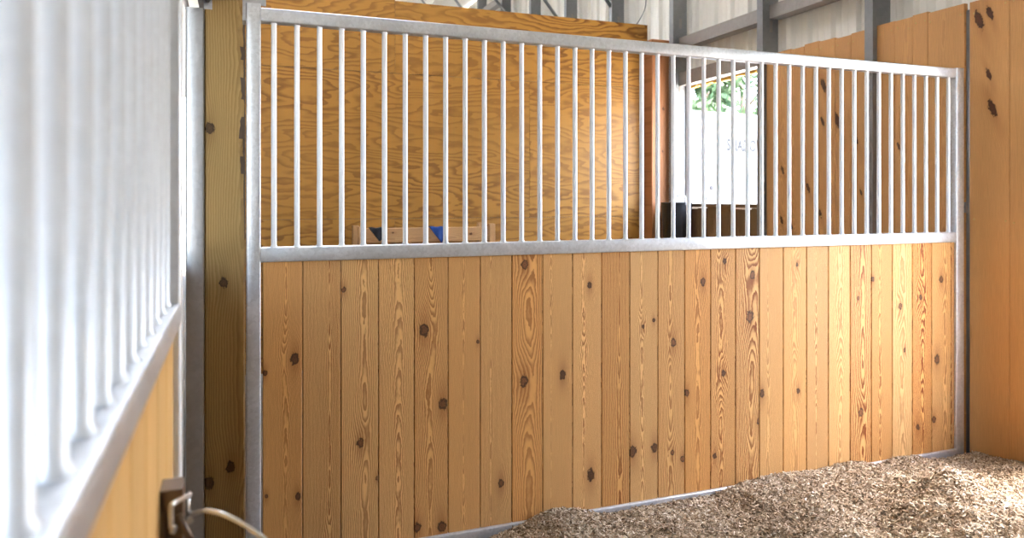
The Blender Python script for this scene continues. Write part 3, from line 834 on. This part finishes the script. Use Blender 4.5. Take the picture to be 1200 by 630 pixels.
# ------------------------------------------------------------------ outside: white trailer, trees
dT = 12.6
fwd, rgt = Vector((ST, CT, 0)), Vector((CT, -ST, 0))
tang = (rgt * cos(math.radians(28)) + fwd * sin(math.radians(28))).normalized()
nrm = Vector((tang.y, -tang.x, 0))                       # towards the barn
o = at_depth(803, 233, dT); o.z = 0
TW, TL, TH_ = 2.5, 6.0, CZ + (233 - 128.5) / F * dT
trl = thing('horse_trailer', o + tang * TW / 2 - nrm * TL / 2 + Vector((0, 0, -.13)), 'tall white trailer parked outside beyond the opening', 'trailer')
mb = MB(); pr = []
zb0, zt0, r = 0.42, TH_, 0.22
for (cx_, cz_, a0) in ((TW - r, zt0 - r, 0), (r, zt0 - r, 90)):
    for k in range(7):
        t = math.radians(a0 + 15 * k); pr.append((cx_ + r * cos(t), cz_ + r * sin(t) * 0.8 + 0.2 * r))
pr += [(0, zb0), (TW, zb0)]
mb.prism(pr, o, tang, Z_, -nrm, TL, smooth=False)
child(mb, 'body', 'white', trl)
mb = MB()
mb.prism([(0.0, 0), (TW, 0), (TW, 0.07), (0, 0.07)], o + nrm * 0.012 + Vector((0, 0, 0.45)), tang, Z_, -nrm, 0.02); child(mb, 'lower_trim', 'dull_galv', trl)
def onface(px, py):                                       # a point on the trailer's front face
    rx, ry = ray(px)
    # o.xy + tang s = (rx, ry) d
    det = tang.x * (-ry) + rx * tang.y
    s = (-(-ry) * o.x - rx * o.y) / det if abs(det) > 1e-9 else 0
    s = (o.x * ry - o.y * rx) / (tang.y * rx - tang.x * ry)
    d = ((o.x + tang.x * s) * rx + (o.y + tang.y * s) * ry) / (rx * rx + ry * ry)
    return o + tang * s + Vector((0, 0, CZ - (py - HY) / F * d))
pL = onface(833.5, 220); mb = MB()
mb.tube([pL - nrm * .005, pL + nrm * .03, pL + nrm * .035], [0.042, 0.042, 0.030], 18); child(mb, 'marker_lamp', 'dark_lens', trl)
pP = onface(829, 232); mb = MB()
mb.prism([(-.06, -.055), (.14, -.055), (.14, .055), (-.06, .055)], pP + nrm * .012, tang, Z_, -nrm, 0.02)
mb.prism([(-.05, -.05), (-.015, -.05), (-.015, .04), (-.05, .04)], pP + nrm * .03, tang, Z_, -nrm, 0.02, mi=1)
child(mb, 'latch_plate', ['dull_galv', 'dark_lens'], trl)
for side in (0, 1):
    for k in (2.4, 3.3):
        c = o + tang * (0.1 if side == 0 else TW - 0.1) - nrm * k + Vector((0, 0, 0.21))
        mb = MB(); q = tang * 0.11
        mb.tube([c - q, c - q * .8, c + q * .8, c + q], [0.30, 0.34, 0.34, 0.30], 24, smooth=False); child(mb, 'wheel', 'tyre', trl)
cu = bpy.data.curves.new('lettering', 'FONT'); cu.body = 'SHADOW'; cu.size = 0.29; cu.extrude = 0.002; cu.space_character = 1.06; cu.offset = 0.011
lt = bpy.data.objects.new('lettering', cu); C.objects.link(lt); cu.materials.append(M['grey_ink'])
bpy.context.view_layer.update()
lm = bpy.data.meshes.new_from_object(lt.evaluated_get(bpy.context.evaluated_depsgraph_get())); bpy.data.objects.remove(lt); lt = bpy.data.objects.new('lettering', lm); C.objects.link(lt)
pT = onface(851.5, 176)
lt.parent = trl; lt.location = pT + nrm * 0.006 - trl.location
lt.scale = (0.70, 1, 1); lt.rotation_euler = Matrix((tang, Vector((0, 0, 1)), nrm)).transposed().to_euler()
lt['label'] = 'faded grey lettering'

def tree(px, d, h, rad, seed, label):
    r = np.random.default_rng(seed)
    p = at_depth(px, 233, d); p.z = -0.13
    root = thing('leafy_tree', p, label, 'tree', 'trees beyond the trailer')
    mb = MB(); mb.tube([p, p + Vector((.1, 0, h * .3)), p + Vector((-.1, .1, h * .75))], [0.24, 0.18, 0.07], 10)
    for k in range(7):
        a = k * 0.9 + seed; b0_ = p + Vector((0, 0, h * (.3 + .05 * k)))
        mb.tube([b0_, b0_ + Vector((cos(a) * rad * .35, sin(a) * rad * .35, h * .12)), b0_ + Vector((cos(a) * rad * .7, sin(a) * rad * .7, h * .2))], [0.08, 0.05, 0.02], 6)
    child(mb, 'trunk', 'bark', root)
    cl = 60; n = 120
    cc = r.normal(0, 1, (cl, 3)); cc /= np.linalg.norm(cc, axis=1)[:, None]; cc *= (r.uniform(0.25, 1, cl) ** .5)[:, None]
    cc = cc * np.array([rad, rad, h * .42]) + np.array([0, 0, h * .58])
    pts = (cc[:, None, :] + r.normal(0, .26 * rad / 2, (cl, n, 3))).reshape(-1, 3)
    pts[:, 2] = np.maximum(pts[:, 2], 0.6)
    N = len(pts); s = r.uniform(.10, .20, N)[:, None]
    a = r.normal(0, 1, (N, 3)); a /= np.linalg.norm(a, axis=1)[:, None]
    b = np.cross(a, r.normal(0, 1, (N, 3))); b /= np.linalg.norm(b, axis=1)[:, None]
    vv = np.stack([pts - a * s, pts + b * s * .45, pts + a * s, pts - b * s * .45], 1).reshape(-1, 3)
    m = bpy.data.meshes.new('crown'); q = (np.arange(N) * 4)[:, None] + np.arange(4)
    m.vertices.add(len(vv)); m.vertices.foreach_set('co', vv.astype(np.float32).ravel())
    m.loops.add(N * 4); m.loops.foreach_set('vertex_index', q.astype(np.int32).ravel())
    m.polygons.add(N); m.polygons.foreach_set('loop_start', (np.arange(N) * 4).astype(np.int32)); m.update(calc_edges=True)
    t_ = m.attributes.new('bid', 'FLOAT', 'FACE')
    t_.data.foreach_set('value', np.clip(np.repeat(r.uniform(.2, .8, cl), n) * .5 + r.uniform(0, .5, N), 0, 1).astype(np.float32))
    m.materials.append(M['leaf']); c = bpy.data.objects.new('crown', m); C.objects.link(c); c.parent = root
tree(806, 21, 6.4, 1.7, 1, 'green leafy tree behind the left end of the white trailer')
tree(872, 31, 9.6, 3.6, 2, 'green leafy tree behind the middle of the white trailer')

# ------------------------------------------------------------------ light
w = bpy.data.worlds.new('World'); bpy.context.scene.world = w; w.use_nodes = True
nt = w.node_tree; bg = nt.nodes['Background']
sky = nt.nodes.new('ShaderNodeTexSky'); sky.sky_type = 'NISHITA'; sky.sun_disc = False
sky.sun_elevation = math.radians(66); sky.sun_rotation = math.radians(110); sky.air_density = 1.0; sky.dust_density = 3.0; sky.ozone_density = 1.0
hs = nt.nodes.new('ShaderNodeHueSaturation'); hs.inputs['Saturation'].default_value = 0.9
nt.links.new(sky.outputs[0], hs.inputs['Color']); nt.links.new(hs.outputs[0], bg.inputs['Color'])
bg.inputs['Strength'].default_value = 1.4
def sun(dirv, e, ang=1.0):
    l = bpy.data.lights.new('sun', 'SUN'); l.energy = e; l.angle = math.radians(ang); l.color = (1, .97, .92)
    o = bpy.data.objects.new('sun', l); C.objects.link(o)
    o.rotation_euler = Vector(dirv).to_track_quat('-Z', 'Y').to_euler()
sun((-0.33, -0.10, -0.93), 13.0)
def portal(loc, tgt, sx, sy):
    l = bpy.data.lights.new('portal', 'AREA'); l.shape = 'RECTANGLE'; l.size = sx; l.size_y = sy
    o = bpy.data.objects.new('portal', l); C.objects.link(o); o.location = loc
    o.rotation_euler = (Vector(tgt)).to_track_quat('-Z', 'Z').to_euler()
    l.cycles.is_portal = True
portal((4.1, 1.855, 1.46), (-1, 0, 0), 1.12, 2.1)
portal((4.1, 5.28, 1.955), (-1, 0, 0), 1.2, 1.12)
portal((-2.6, -3.25, 1.6), (0, 1, 0), 2.0, 3.2)
portal((-2.25, 16.3, 1.75), (0, -1, 0), 3.9, 3.5)

# ------------------------------------------------------------------ camera
cam = bpy.data.cameras.new('camera'); co = bpy.data.objects.new('camera', cam); C.objects.link(co)
cam.sensor_width = 36.0; cam.lens = F / 1200 * 36.0
cam.shift_y = -(315 - HY) / 1200
cam.clip_start = 0.02; cam.clip_end = 300
co.location = (0, 0, CZ); co.rotation_euler = (pi / 2, 0, -TH)
cam.dof.use_dof = True; cam.dof.focus_distance = 3.1; cam.dof.aperture_fstop = 3.2
sc = bpy.context.scene; sc.camera = co
sc.view_settings.view_transform = 'Standard'; sc.view_settings.look = 'None'
sc.view_settings.gamma = 1.0; sc.view_settings.use_curve_mapping = False
sc.view_settings.exposure = 1.55
try:
    sc.cycles.use_denoising = True; sc.cycles.max_bounces = 8; sc.cycles.diffuse_bounces = 5
    sc.cycles.caustics_reflective = False; sc.cycles.caustics_refractive = False; sc.cycles.sample_clamp_indirect = 6.0
except Exception: pass
